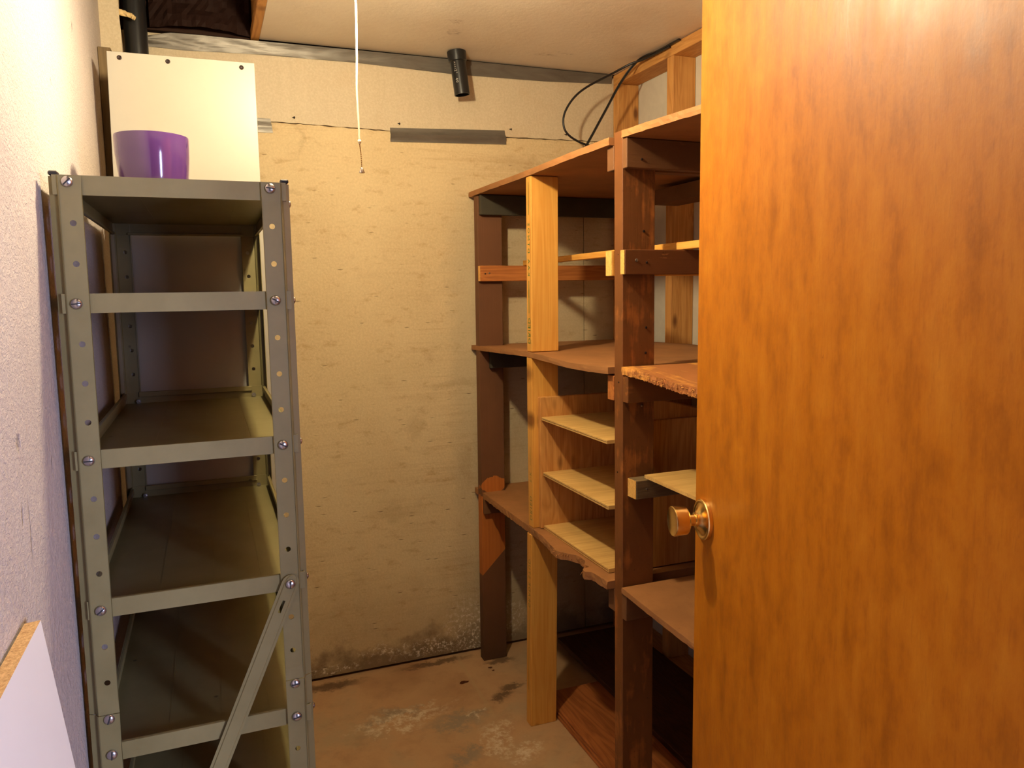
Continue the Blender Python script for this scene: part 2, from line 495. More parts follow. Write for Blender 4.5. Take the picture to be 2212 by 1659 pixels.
# short strip of foam in front of the drain pipe, its right edge torn
bm = bmesh.new()
rows = []
for i in range(45):
    z = 2.47 * i / 44
    e = -0.187 + random.uniform(-0.0035, 0.0035) * (1 if z > 2.2 else 0.2)
    rows.append([bm.verts.new(q) for q in ((-0.2438, 2.625, z), (e, 2.625, z), (e + random.uniform(-.003, .003), 2.652, z), (-0.2438, 2.652, z))])
for a, b in zip(rows, rows[1:]):
    for i in range(4): bm.faces.new((a[i], a[(i + 1) % 4], b[(i + 1) % 4], b[i]))
bm.faces.new(rows[0][::-1]); bm.faces.new(rows[-1])
bmesh.ops.recalc_face_normals(bm, faces=bm.faces)
emit('foam_strip', bm, M_UPPER, wall_left)
# torn crumb of foam sticking out of the strip over the pipe
bm = bmesh.new()
tube(bm, [(-0.192, 2.635, 2.257), (-0.175, 2.632, 2.252), (-0.158, 2.63, 2.247), (-0.147, 2.628, 2.240)], lambda t: 0.0085 - 0.003 * t, 9, 4)
for v in bm.verts: v.co += Vector([random.uniform(-.0016, .0016) for _ in range(3)])
tag(emit('foam_crumb', bm, plain('foam_crumb', s2l(226, 196, 140), 0.8, bump=0.4, bscale=160), wall_left), 'crumbly yellowed stub of foam')

bm = bmesh.new(); hexa(bm, box_pts(-0.30, 1.72, WY + 0.045, WY + 0.10, 0.0, 2.47)); wall_back = structure('wall_back', bm, M_DARK)
def seam(x): return lerp_pts([(-0.3, 1.994), (0.2, 1.999), (0.64, 1.993), (1.08, 1.996), (1.72, 2.006)])(x)
def foam_panel(x0, x1, low, high, mat, y=WY, jag=0.002, jagtop=True):
    bm = bmesh.new(); n = 110; rows = []
    for i in range(n + 1):
        x = x0 + (x1 - x0) * i / n
        zt = high(x) + (random.uniform(-jag, jag * 0.4) if jagtop else 0)
        zb = low(x) + (0 if jagtop else random.uniform(-jag, jag))
        rows.append([bm.verts.new(q) for q in ((x, y, zb), (x, y, zt - 0.006), (x, y + random.uniform(0.0, 0.004), zt), (x, y + 0.044, zt), (x, y + 0.044, zb))])
    for a, b in zip(rows, rows[1:]):
        for k in range(5): bm.faces.new((a[k], a[(k + 1) % 5], b[(k + 1) % 5], b[k]))
    bm.faces.new(rows[0][::-1]); bm.faces.new(rows[-1])
    bmesh.ops.recalc_face_normals(bm, faces=bm.faces)
    return emit('foam_panel', bm, mat, wall_back)
foam_panel(-0.235, 1.407, lambda x: 0.012, seam, M_BACK)
foam_panel(1.410, 1.70, lambda x: 0.012, seam, M_BACK)
foam_panel(-0.235, 1.70, lambda x: seam(x) + 0.002, lambda x: 2.249, M_UPPER, jag=0.0015, jagtop=False)
for (x, z) in ((0.305, 2.018), (0.668, 2.021), (1.095, 2.028), (1.325, 2.022)):       # slanting screws near the seam
    bm = bmesh.new()
    lathe(bm, (x, WY + 0.004, z), (0.75, -0.65, -0.1), [(0, 0.0016), (0.010, 0.0018), (0.011, 0.0042), (0.0135, 0.003)], 8, cap1=True)
    emit('screw', bm, M_SCREW, wall_back)

bm = bmesh.new(); hexa(bm, box_pts(1.633, 1.69, 0.30, WY, 0.0, 2.47)); wall_right = structure('wall_right', bm, M_DRY)
board('top_plate', wall_right, 1.54, 1.632, 0.45, 2.772, 2.219, 2.257, stud_wood('y'))
board('bottom_plate', wall_right, 1.54, 1.632, 0.45, 2.772, 0.0, 0.038, stud_wood('y'))
for y in (2.733, 2.351, 2.0, 1.62, 1.24):
    board('stud', wall_right, 1.54, 1.632, y, y + 0.039, 0.0385, 2.2185, stud_wood('z'))
bm = bmesh.new()
hexa(bm, box_pts(0.72, 1.69, 0.28, 0.38, 0.0, 2.47)); hexa(bm, box_pts(-0.30, 0.72, 0.28, 0.38, 2.08, 2.47))
structure('wall_front', bm, M_DRY)

bm = bmesh.new(); hexa(bm, box_pts(0.213, 1.632, 0.38, 2.772, 2.260, 2.285), 0.001); ceiling = structure('ceiling', bm, M_CEIL)
board('joist', ceiling, 0.194, 0.232, 0.39, 2.80, 2.2865, 2.469, stud_wood('y'))
board('furring_or_shade_strip', ceiling, 0.186, 0.2125, 0.39, 2.80, 2.258, 2.286, stud_wood('y'))
board('subfloor', ceiling, -0.30, 1.69, 0.28, 2.87, 2.47, 2.49, M_DARK)
board('rim_board', ceiling, -0.235, 0.193, 2.79, 2.818, 2.262, 2.469, M_DARK)
# brown paper and dust that fills the open joist bay
bm = bmesh.new()
nx, ny = 22, 10
g = [[bm.verts.new((-0.115 + 0.30 * i / nx, 2.765 - 0.004 * math.sin(j * 1.3) - 0.05 * math.sin(math.pi * i / nx) * (1 - j / ny) + random.uniform(-.006, .006),
      2.262 + 0.19 * j / ny)) for j in range(ny + 1)] for i in range(nx + 1)]
for i in range(nx):
    for j in range(ny): bm.faces.new((g[i][j], g[i + 1][j], g[i + 1][j + 1], g[i][j + 1]))
bmesh.ops.solidify(bm, geom=bm.faces[:], thickness=0.002)
emit('building_paper', bm, painted('building_paper', s2l(58, 34, 26), s2l(120, 84, 62), 0.66, rough=0.75), ceiling)

# ------------------------------------------------------------------ duct tape
def tape_mat():
    t = NT('duct_tape')
    p = t.obj()
    n1 = t.noise(t.scale(p, (6, 6, 26)), 1.6, 4, 0.6, 0.8)
    c = t.mix(t.mr(n1, 0.35, 0.7), s2l(112, 106, 98), s2l(98, 92, 84))
    weave = t.noise(t.scale(p, (1, 1, 1)), 260.0, 2, 0.5)
    h = t.m2('ADD', n1, t.m2('MULTIPLY', weave, 0.08))
    return t.done(c, 0.40, t.bump(h, 0.3, 0.004), metallic=0.35)
M_TAPE = tape_mat()
def sheet(name, rows, mat, thick=0.0012, smooth=50):
    bm = bmesh.new()
    g = [[bm.verts.new(q) for q in r] for r in rows]
    for a, b in zip(g, g[1:]):
        for k in range(len(a) - 1): bm.faces.new((a[k], a[k + 1], b[k + 1], b[k]))
    bmesh.ops.recalc_face_normals(bm, faces=bm.faces)
    bmesh.ops.solidify(bm, geom=bm.faces[:], thickness=thick)
    return emit(name, bm, mat, None, None, smooth)
zb = lerp_pts([(-0.136, 2.205), (-0.02, 2.203), (0.212, 2.212), (0.533, 2.215), (0.884, 2.207), (1.253, 2.212), (1.535, 2.226)])
zt = lerp_pts([(-0.136, 2.232), (-0.06, 2.250), (0.03, 2.252), (0.185, 2.252), (0.534, 2.2545), (0.884, 2.2555), (1.535, 2.2565)])
rows = []
for i in range(90):
    x = -0.132 + (1.532 + 0.132) * i / 89
    left = max(0.0, 1 - (x + 0.132) / 0.5)
    r = []
    for k in range(7):
        f = k / 6
        z = zb(x) + (zt(x) - zb(x)) * f
        y = WY - 0.0016 - 0.010 * f * f - 0.006 * left * (math.sin(x * 37 + k * 1.7) * 0.5 + 0.5) * math.sin(math.pi * f) - 0.0015 * random.random()
        r.append((x + (0.010 * math.sin(k * 2.1) if i == 0 else 0), y, z))
    rows.append(r)
tag(sheet('duct_tape', rows, M_TAPE), 'long crinkled silver duct tape sealing the foam wall to the ceiling', 'tape')
def flat_tape(name, c, label, fold):
    (xa, za0, za1), (xb, zb0, zb1) = c
    rows = []
    for i in range(17):
        f = i / 16; x = xa + (xb - xa) * f
        lo = za0 + (zb0 - za0) * f; hi = za1 + (zb1 - za1) * f
        rows.append([(x + (0.006 * (1 - k / 6) if i == 16 else 0), WY - 0.0016 - (fold * math.exp(-((k - 2.6) / 0.7) ** 2)) - 0.0006 * random.random(), lo + (hi - lo) * k / 6) for k in range(7)])
    return tag(sheet(name, rows, M_TAPE), label, 'tape')
flat_tape('duct_tape', ((0.642, 1.956, 2.004), (1.078, 1.970, 2.021)), 'straight strip of grey duct tape across the foam seam, right of the cord', 0.010)
flat_tape('duct_tape', ((0.12, 1.961, 2.007), (0.236, 1.962, 2.008)), 'short silver tape patch peeking out beside the white panel', 0.004)

# ------------------------------------------------------------------ pipes
pipe = empty('drain_pipe', (-0.152, 2.692, 0.0), 'tall black drain pipe in the back left corner behind the white panel', 'pipe')
bm = bmesh.new()
lathe(bm, (-0.152, 2.692, 0.0), (0, 0, 1), [(0, .033), (2.465, .033)], 28, cap0=True, cap1=True)
emit('pipe', bm, M_BLACKPLASTIC, pipe, smooth=40)
bm = bmesh.new()
lathe(bm, (-0.152, 2.692, 2.02), (0, 0, 1), [(0, .0335), (0, .039), (.07, .039), (.07, .0335)], 28)
emit('coupling', bm, M_BLACKPLASTIC, pipe, smooth=40)

sp = Vector((0.866, 2.683, 2.2595)); sdir = Vector((0.018, -0.004, -0.150)).normalized()
stub = empty('pipe_stub', sp, 'short black plastic pipe stub hanging from the ceiling by the back wall', 'pipe')
bm = bmesh.new()
lathe(bm, sp, sdir, [(0.0, .0235), (0.030, .0275), (0.148, .0275), (0.148, .0245), (0.03, .0245)], 32)
emit('pipe', bm, M_BLACKPLASTIC, stub, smooth=40)
bm = bmesh.new()
lathe(bm, sp, sdir, [(0.0005, .029), (0.0005, .0335), (0.010, .0335), (0.034, .0325), (0.036, .0278)], 32, cap0=False)
emit('socket', bm, M_BLACKPLASTIC, stub, smooth=40)
def wrap_text(s, size, start, ang, spacing):
    b2 = text_bm(s, size, spacing)
    u, v, w = frame(sdir)
    tocam = (Vector((0, 0, EYE)) - sp); tocam -= w * tocam.dot(w); tocam.normalize()
    side = w.cross(tocam)
    for q in b2.verts:
        a = ang + q.co.y / 0.0278
        q.co = sp + w * (start + q.co.x) + (tocam * math.cos(a) + side * -math.sin(a)) * 0.0279
    return b2
bm = wrap_text('A S A L', 0.0075, 0.040, -0.42, 1.1)
b2 = wrap_text('2"  40', 0.0135, 0.066, -0.42, 1.35)
me_ = bpy.data.meshes.new('t'); b2.to_mesh(me_); b2.free(); bm.from_mesh(me_); bpy.data.meshes.remove(me_)
emit('printed_lettering', bm, plain('pipe_print', s2l(196, 190, 180), 0.7), stub)

# ------------------------------------------------------------------ white panel over the corner
panel = empty('white_panel', (-0.02, 2.288, 0.0), 'tall smooth white melamine panel screwed up in the back left corner behind the metal shelving', 'panel')
bm = bmesh.new()
p = box_pts(-0.232, 0.158, 2.280, 2.295, 0.0, 2.046)
p[4] = (-0.200, 2.280, 2.0445); p[7] = (-0.200, 2.295, 2.0445); p[5] = (0.1595, 2.280, 2.0465); p[6] = (0.1595, 2.295, 2.0465)
hexa(bm, p, 0.001)
emit('board', bm, plain('white_melamine', s2l(168, 162, 150), 0.38, vary=0.03, spec=0.4), panel)
for x, z in ((-0.171, 2.0302), (-0.057, 2.031), (0.1255, 2.032)):
    bm = bmesh.new()
    lathe(bm, (x, 2.2805, z), (0, -1, 0), [(0, .0055), (.0012, .006), (.002, .004), (.0012, .002)], 14, cap1=True)
    emit('screw', bm, M_SCREW, panel)
board('furring_or_shade_strip', panel, -0.2413, -0.208, 2.500, 2.540, 0.0, 2.115, wood('shade_strip', 'z', s2l(116, 96, 66), s2l(96, 78, 52), knots=False))  # added strip, its dark colour stands in for shadow in the panel gap
board('cleat', panel, -0.12, 0.10, 2.2955, 2.333, 2.0, 2.037, pine('x'))

# ------------------------------------------------------------------ steel shelving
STEEL = NT('olive_steel')
_v = STEEL.obj()
_n = STEEL.noise(_v, 14.0, 4, 0.6)
_c = STEEL.mix(STEEL.mr(_n, 0.35, 0.7), s2l(130, 120, 80), s2l(121, 111, 72))
_sc = STEEL.noise(STEEL.scale(_v, (30, 8, 8)), 1.4, 4, 0.7)
_c = STEEL.mix(STEEL.mr(_sc, 0.70, 0.78, 0, 0.5), _c, s2l(92, 84, 60))
_gp = STEEL.voronoi(_v, 9.0)
_c = STEEL.mix(STEEL.mr(_gp, 0.05, 0.03, 0, 0.7), _c, s2l(60, 48, 36))
M_STEEL = STEEL.done(_c, 0.42, STEEL.bump(STEEL.noise(_v, 220.0, 2, 0.5), 0.06, 0.001), spec=0.5)
M_ZINC = plain('zinc_screw', s2l(186, 182, 184), 0.26, 0.95)
M_SLOT = plain('screw_slot', (0.02, 0.02, 0.022, 1), 0.7)
XL, XR, YF, YB = -0.2205, 0.1462, 1.4115, 2.265
unit = empty('metal_shelving_unit', (-0.036, 1.84, 0.0), 'tall olive grey steel shelving unit with bolted perforated posts against the left wall', 'shelving')
TH = 0.0014
def lean(z): return (1.62 - z) * -0.006        # the posts stand a trace out of plumb

def post(side, face, z0, z1, holes, off=0.0):
    """side -1 left / 1 right, face -1 front / 1 back; a folded angle with a perforated face"""
    xo = XL if side < 0 else XR
    yo = YF if face < 0 else YB
    def P(a, d):           # a: distance inwards from the outer corner, d: distance behind the face
        return (xo - side * a, yo - face * d * 1.0 if False else yo + (-face) * d)
    prof_out = [(0.000, 0.040), (0.000, 0.012), (0.0115, 0.0075), (0.0135, 0.0)]
    bm = bmesh.new()
    def vert(a, d, z):
        x, y = P(a, d - off)
        return bm.verts.new((x, y, z))
    # strips beside the face
    chain = prof_out
    for (a0, d0), (a1, d1) in zip(chain, chain[1:]):
        bm.faces.new((vert(a0, d0, z0), vert(a1, d1, z0), vert(a1, d1, z1), vert(a0, d0, z1)))
    # perforated face from a=0.014 to a=0.049
    A0, A1 = 0.0135, 0.0465
    am = 0.0320
    hs = sorted(h for h in holes if z0 + 0.02 < h < z1 - 0.02)
    cuts = [z0]
    for h in hs: cuts += [h - 0.012, h + 0.012]
    cuts.append(z1)
    for i in range(0, len(cuts) - 1):
        a, b = cuts[i], cuts[i + 1]
        c4 = [vert(A1, 0, b), vert(A0, 0, b), vert(A0, 0, a), vert(A1, 0, a)]
        if i % 2 == 0:
            bm.faces.new(c4)
        else:
            hz = (a + b) / 2; R = 0.0048
            vc = [vert(am + R * math.cos(2 * math.pi * k / 16), 0, hz + R * math.sin(2 * math.pi * k / 16)) for k in range(16)]
            mids = [2, 6, 10, 14]
            for q in range(4):
                for k in range(mids[q] - 2, mids[q] + 2):
                    bm.faces.new((c4[q], vc[k % 16], vc[(k + 1) % 16]))
                k = (mids[q] + 2) % 16
                bm.faces.new((c4[q], vc[k], c4[(q + 1) % 4]))
    # short return lip
    bm.faces.new((vert(A1, 0, z0), vert(A1 + 0.0006, 0.004, z0), vert(A1 + 0.0006, 0.004, z1), vert(A1, 0, z1)))
    bmesh.ops.remove_doubles(bm, verts=bm.verts[:], dist=0.0001)
    flip = []
    for f in bm.faces:                       # wind every facet outwards
        f.normal_update()
        nx, ny = f.normal.x, f.normal.y
        if abs(ny) > 0.3: ok_ = ny * face > 0
        else:
            cx = sum(v.co.x for v in f.verts) / len(f.verts)
            outer = abs(cx - xo) < 0.006
            ok_ = nx * (side if outer else -side) > 0
        if not ok_: flip.append(f)
    if flip: bmesh.ops.reverse_faces(bm, faces=flip)
    bmesh.ops.solidify(bm, geom=bm.faces[:], thickness=TH)
    for v in bm.verts:
        v.co.x += lean(v.co.z) if side < 0 else lean(v.co.z) * 0.3
    return bm

HZ = [1.600 - 0.0642 * k for k in range(25)]
taken = (1.600, 1.4083, 1.1515, 0.8945, 0.7016, 0.6367)
HF = [h for h in HZ if min(abs(h - q) for q in taken) > 0.02]
for side in (-1, 1):
    emit('post', post(side, -1, 0.7095, 1.6095, HF), M_STEEL, unit)
    emit('lower_post', post(side, -1, 0.0, 0.709, HF, 0.0018), M_STEEL, unit)
    emit('post', post(side, 1, 0.7095, 1.6095, HZ), M_STEEL, unit)
    emit('lower_post', post(side, 1, 0.0, 0.709, HZ, 0.0018), M_STEEL, unit)
    for yc in (YF + 0.010, YB - 0.010):
        bm = bmesh.new(); xc = (XL + 0.008) if side < 0 else (XR - 0.008)
        hexa(bm, box_pts(xc - 0.007, xc + 0.007, yc - 0.008, yc + 0.008, 1.6097, 1.617), 0.002)
        emit('post_cap', bm, M_BLACKPLASTIC, unit)
# shelf pans
PX0, PX1, PY0, PY1 = XL + 0.006, XR - 0.006, YF + 0.0022, YB - 0.0022
def pan(zlo, zhi, up, name='shelf_pan'):
    bm = bmesh.new()
    t = 0.0016
    zs = zlo if up else zhi - t
    hexa(bm, box_pts(PX0, PX1, PY0, PY1, zs, zs + t))
    a, b = (zlo + t, zhi) if up else (zlo, zhi - t)
    hexa(bm, box_pts(PX0, PX1, PY0, PY0 + t, a, b)); hexa(bm, box_pts(PX0, PX1, PY1 - t, PY1, a, b))
    hexa(bm, box_pts(PX0, PX0 + t, PY0 + t, PY1 - t, a, b)); hexa(bm, box_pts(PX1 - t, PX1, PY0 + t, PY1 - t, a, b))
    # rolled hem along the free edge
    h0, h1 = (zhi - 0.013, zhi) if up else (zlo, zlo + 0.006)
    hexa(bm, box_pts(PX0 + 0.034, PX1 - 0.034, PY1 - 0.0075, PY1 - t, h0, h1), 0.0008)
    hexa(bm, box_pts(PX0 + 0.034, PX1 - 0.034, PY0 + t, PY0 + 0.0075, h0, h1), 0.0008)
    hexa(bm, box_pts(PX0 + t, PX0 + 0.0075, PY0 + 0.03, PY1 - 0.03, h0, h1), 0.0008)
    hexa(bm, box_pts(PX1 - 0.0075, PX1 - t, PY0 + 0.03, PY1 - 0.03, h0, h1), 0.0008)
    o = emit(name, bm, M_STEEL, unit)
    # pressed stiffening ribs across the pan
    bm = bmesh.new()
    for fx in (0.30, 0.56, 0.80):
        x = PX0 + (PX1 - PX0) * fx
        zz = zs + t if up else zs - 0.0006
        hexa(bm, box_pts(x - 0.0012, x + 0.0012, PY0 + 0.01, PY1 - 0.01, zz, zz + 0.0006))
    emit('stiffening_rib', bm, M_STEEL, o)
    # faint creases that wrap over the front lip
    return o
pan(1.580, 1.611, False)
for zlo in (1.393, 1.136, 0.880, 0.6214, 0.3655, 0.1114):
    pan(zlo, zlo + 0.0315, True)

def bolt(x, y, z, d, r=0.0088, ang=0.0, name='bolt'):
    bm = bmesh.new()
    lathe(bm, (x, y, z), (0, d, 0), [(0.0, r), (0.0012, r), (0.003, r * 0.86), (0.0046, r * 0.55), (0.0052, 0.0001)], 20, cap0=True)
    c, s = math.cos(ang), math.sin(ang)
    fs = hexa(bm, box_pts(-r * 0.8, r * 0.8, -0.0004, 0.0004, -0.0011, 0.0011), mi=1)
    vs_ = set(v for f in fs for v in f.verts)
    for v in vs_:
        X, Y, Z = v.co
        out = 0.0047 if abs(X) < 1e-9 else 0.0030
        v.co = Vector((x + X * c - Z * s, y + d * (0.0040 + Y * 3), z + X * s + Z * c))
    return emit(name, bm, [M_ZINC, M_SLOT], unit, smooth=35)
for i, z in enumerate(taken):
    fy = YF - 0.0016 if z > 0.709 else YF - 0.0034
    a = (0.8, 0.1, 0.05, 0.7, 1.2, 1.5)[i]
    bolt(-0.193 + lean(z) * 0.3, fy, z, -1, ang=a)
    if abs(z - 0.8945) > 0.01: bolt(0.1136, fy, z, -1, ang=a * 0.5 + 2.6)
# nuts inside at the back
for z in (1.1515, 0.8945, 0.6367, 1.4083):
    for x in (0.110, -0.182):
        bm = bmesh.new()
        lathe(bm, (x, PY1 - 0.0078, z - 0.008), (0, -1, 0), [(0, .0062), (.005, .0062), (.005, .003), (.011, .003)], 6, cap0=True, cap1=True)
        emit('nut', bm, M_ZINC, unit)
# diagonal brace: a flat strap with two pressed ridges, rounded ends and a slot near the top bolt
B0 = Vector((0.1136, 0, 0.8945)); bd = Vector((-0.149, 0, -0.344)).normalized(); bs = Vector((bd.z, 0, -bd.x))
LEN = 0.765
bm = bmesh.new()
us = [-0.017, -0.0155, -0.012, -0.006, 0.0, 0.012, 0.032, 0.036, 0.052, 0.056, 0.07] + [0.07 + (LEN - 0.07) * k / 14 for k in range(1, 14)] + [LEN - 0.006, LEN, LEN + 0.006, LEN + 0.012, LEN + 0.0155, LEN + 0.017]
vsn = [-1.0, -0.72, -0.62, -0.30, -0.17, 0.17, 0.30, 0.62, 0.72, 1.0]
hgt = [0, 0, 0.0018, 0.0018, 0.0018, 0.0018, 0.0018, 0.0018, 0, 0]
YBR = YF - 0.0042
grid = []
for u in us:
    hw = 0.0155
    if u < 0: hw = math.sqrt(max(0.0172 ** 2 - u * u, 1e-6)) * 0.9
    if u > LEN: hw = math.sqrt(max(0.0172 ** 2 - (u - LEN) ** 2, 1e-6)) * 0.9
    r = []
    for vv, h in zip(vsn, hgt):
        q = B0 + bd * u + bs * (vv * hw)
        r.append(bm.verts.new((q.x, YBR - h - 0.0006, q.z)))
    grid.append(r)
for i in range(len(us) - 1):
    for k in range(len(vsn) - 1):
        if us[i] >= 0.032 - 1e-6 and us[i + 1] <= 0.056 + 1e-6 and vsn[k] == -0.17: continue
        bm.faces.new((grid[i][k], grid[i + 1][k], grid[i + 1][k + 1], grid[i][k + 1]))
bmesh.ops.recalc_face_normals(bm, faces=bm.faces)
if sum(f.normal.y for f in bm.faces) > 0: bmesh.ops.reverse_faces(bm, faces=bm.faces)
bmesh.ops.solidify(bm, geom=bm.faces[:], thickness=0.0015)
emit('diagonal_brace', bm, M_STEEL, unit)
bolt(0.1136, YBR - 0.003, 0.8945, -1, ang=1.45)
# bolts on the right flank seen edge on
for z in (1.577, 1.4083, 1.1515, 0.8945, 0.6367):
    bm = bmesh.new()
    lathe(bm, (XR + 0.0004, YF + 0.026, z), (1, 0, 0), [(0, .0065), (.0015, .006), (.0032, .003), (.0035, .0001)], 14, cap0=True)
    emit('bolt', bm, M_ZINC, unit, smooth=40)

# ------------------------------------------------------------------ purple pot on top
pot_m = NT('purple_glaze')
pot_m = pot_m.done(s2l(72, 43, 94), 0.12, spec=0.6, coat=0.3, coat_rough=0.05)
bm = bmesh.new()
lathe(bm, (-0.0855, 1.800, 1.6116), (0, 0, 1), [(0.0, .048), (0.0, .056), (.006, .059), (.05, .0665), (.095, .0708), (.131, .0722), (.135, .0715), (.1355, .070), (.131, .0685), (.05, .0625), (.008, .053), (.008, .001)], 56, cap0=True)
tag(emit('plant_pot', bm, pot_m, smooth=50), 'glossy purple ceramic pot on top of the metal shelving', 'pot')

# ------------------------------------------------------------------ chipboard offcut leaning on the left wall
def chip_mat():
    t = NT('chipboard_core')
    v = t.obj()
    a = t.voronoi(v, 150.0); b = t.noise(v, 240.0, 3, 0.7)
    c = t.ramp(b, [(0.3, s2l(176, 132, 84)), (0.7, s2l(232, 196, 142))])
    c = t.mix(t.mr(a, 0.12, 0.05, 0, 0.85), c, s2l(70, 46, 28))
    return t.done(c, 0.8, t.bump(b, 0.5, 0.002))
M_CHIP = chip_mat()
M_WHITEB = plain('white_laminate', s2l(228, 224, 226), 0.34, vary=0.02, spec=0.45)
bm = bmesh.new()
ya, yb2 = 0.50, 1.06
za, tk = 1.0215, 0.0175
dx = 0.118
p = [(-0.2297 + dx, ya, 0.0), (-0.2122 + dx, ya, 0.002), (-0.2122 + dx, yb2, 0.002), (-0.2297 + dx, yb2, 0.0),
     (-0.2297, ya, za), (-0.2122, ya, za + .0018), (-0.2122, yb2, za + .0018), (-0.2297, yb2, za)]
fs = hexa(bm, p)
for f in fs:
    f.normal_update()
    f.material_index = 0 if abs(f.normal.x) > 0.8 else 1
tag(emit('chipboard_panel', bm, [M_WHITEB, M_CHIP]), 'white faced chipboard offcut leaning on the left wall at the lower left', 'board')

# ------------------------------------------------------------------ wooden shelving on the right
book = empty('wooden_shelving', (1.24, 1.92, 0.0), 'homemade brown wooden shelving of lumber posts and sagging particleboard along the right wall', 'shelving')
FX = 0.93
def p1mat():
    t = NT('peeling_post_paint')
    v = t.pos(); o = t.obj()
    gr = t.noise(t.scale(o, (81, 81, 1.0)), 1.6, 3, 0.6)
    bare_c = t.mix(gr, s2l(202, 120, 52), s2l(150, 82, 32))
    paint = t.mix(t.noise(o, 7.0, 4, 0.6), s2l(116, 76, 48), s2l(94, 60, 38))
    w = t.vm('ADD', v, t.m2('MULTIPLY', t.m2('SUBTRACT', t.noise(v, 20.0, 4, 0.65), 0.5), 0.07))
    sx, _sy, sz = t.sep(w)[0], t.sep(w)[1], t.sep(w)[2]
    low = t.m2('ADD', sz, t.m2('MULTIPLY', t.m2('SUBTRACT', sx, 0.96), -1.0))
    pe = t.m2('MULTIPLY', t.mr(low, 0.375, 0.385), t.mr(sz, 0.652, 0.642))
    pe = t.m2('MAXIMUM', pe, t.mr(t.blob(w, (0.972, 2.68, 0.69), (0.045, 1, 0.036)), 0.30, 0.40))
    pe = t.m2('MULTIPLY', pe, t.mr(t.noise(v, 30.0, 4, 0.7), 0.30, 0.36, 0.45, 1.0))
    c = t.mix(t.mr(pe, 0.40, 0.50), paint, bare_c)
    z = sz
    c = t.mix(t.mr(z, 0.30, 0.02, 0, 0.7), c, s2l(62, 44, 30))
    return t.done(c, 0.6, t.bump(t.m2('ADD', gr, t.mr(pe, 0.4, 0.5, 0, -0.8)), 0.35, 0.0015), spec=0.3)
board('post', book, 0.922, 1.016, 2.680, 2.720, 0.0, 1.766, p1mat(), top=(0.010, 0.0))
# middle post in three pieces of raw pine, between the shelves
upright = board('post', book, 0.931, 1.022, 2.190, 2.229, 1.2325, 1.7665, pine('z'), top=(0.003, 0))
mid_up = board('post', book, 0.929, 1.020, 2.190, 2.229, 0.6695, 1.2145, pine('z'))
low_up = board('post', book, 0.912, 1.003, 2.190, 2.229, 0.0, 0.6465, pine('z'), top=(0.011, 0))
near_post = board('post', book, 0.947, 1.039, 1.655, 1.695, 0.0, 1.797, postp('z'), bev=0.002, top=(-0.003, 0))
board('post', book, 0.947, 1.039, 1.120, 1.160, 0.0, 1.764, postp('z'))

# shelf boards
zA = lerp_pts([(1.697, 1.786), (2.2, 1.786), (2.775, 1.788)])
slab('top_shelf', book, (1.697, 2.770), lambda y: FX + 0.002 * math.sin(y * 9), 1.5385, zA, lambda y: 0.018, shelfp('y'), 0.0007)
zB = lerp_pts([(1.10, 1.778), (1.344, 1.783), (1.482, 1.789), (1.652, 1.794)])
slab('top_shelf', book, (1.11, 1.652), lambda y: 0.940, 1.5385, zB, lambda y: 0.017, shelfp('y'), 0.0008)
zm = lerp_pts([(1.697, 1.226), (1.80, 1.222), (1.92, 1.221), (2.05, 1.226), (2.23, 1.232), (2.45, 1.227), (2.70, 1.222), (2.77, 1.221)])
slab('middle_shelf', book, (1.697, 2.770), lambda y: FX - 0.002, 1.5385, zm, lambda y: 0.0165, shelfp('y'), 0.0006)
zmb = lerp_pts([(1.10, 1.196), (1.25, 1.202), (1.345, 1.208), (1.45, 1.214), (1.527, 1.222), (1.59, 1.227), (1.652, 1.2305)])
slab('middle_shelf', book, (1.11, 1.652), lambda y: 0.942 + 0.006 * max(0, math.sin((1.65 - y) * 6)), 1.5385, zmb, lambda y: 0.0185 if y < 1.6 else 0.0195,
     painted('frayed_particleboard', s2l(172, 108, 58), s2l(214, 150, 70), 0.52, 0.75, 'y'), 0.0019, n=170)
bite = lerp_pts([(1.69, 0.926), (1.775, 0.920), (1.783, 0.904), (1.806, 0.908), (1.812, 0.934), (1.835, 0.931), (1.86, 0.944), (1.905, 0.945), (1.955, 0.910), (1.97, 0.905), (2.11, 0.923), (2.23, 0.925), (2.72, 0.930)])
zl = lerp_pts([(1.697, 0.668), (2.1, 0.669), (2.70, 0.668), (2.77, 0.668)])
slab('lower_shelf', book, (1.697, 2.770), bite, 1.5385, zl, lambda y: 0.0215, shelfp('y'), 0.0012, n=110)
# fibres hanging in the broken bite
bm = bmesh.new()
for k in range(60):
    y = random.uniform(1.80, 2.0); x = bite(y) - 0.001
    a = Vector((x + random.uniform(0, .006), y, 0.652 + random.uniform(0, 0.014)))
    b = a + Vector((random.uniform(-.010, -.001), random.uniform(-.012, .012), random.uniform(-.008, .004)))
    tube(bm, [a, (a + b) / 2 + Vector((0, 0, .002)), b], lambda t: 0.0011 * (1 - 0.6 * t), 4, 2)
tag(emit('torn_fibre', bm, plain('torn_fibre', s2l(172, 112, 58), 0.85), book), 'frayed broken edge fibres', kind='stuff')
bm = bmesh.new()
for k in range(110):
    y = random.uniform(1.2, 1.60); x = 0.942 + 0.006 * max(0, math.sin((1.65 - y) * 6))
    a = Vector((x + random.uniform(-.001, .006), y, zmb(y) - random.uniform(0, 0.016)))
    b = a + Vector((random.uniform(-.007, -.001), random.uniform(-.008, .008), random.uniform(-.004, .004)))
    tube(bm, [a, b], lambda t: 0.0012 * (1 - 0.5 * t), 4, 1)
tag(emit('torn_fibre', bm, plain('torn_fibre_gold', s2l(206, 146, 66), 0.8), book), 'crumbled golden chips along the edge', kind='stuff')
zlb = lerp_pts([(1.10, 0.646), (1.341, 0.652), (1.48, 0.657), (1.652, 0.6655)])
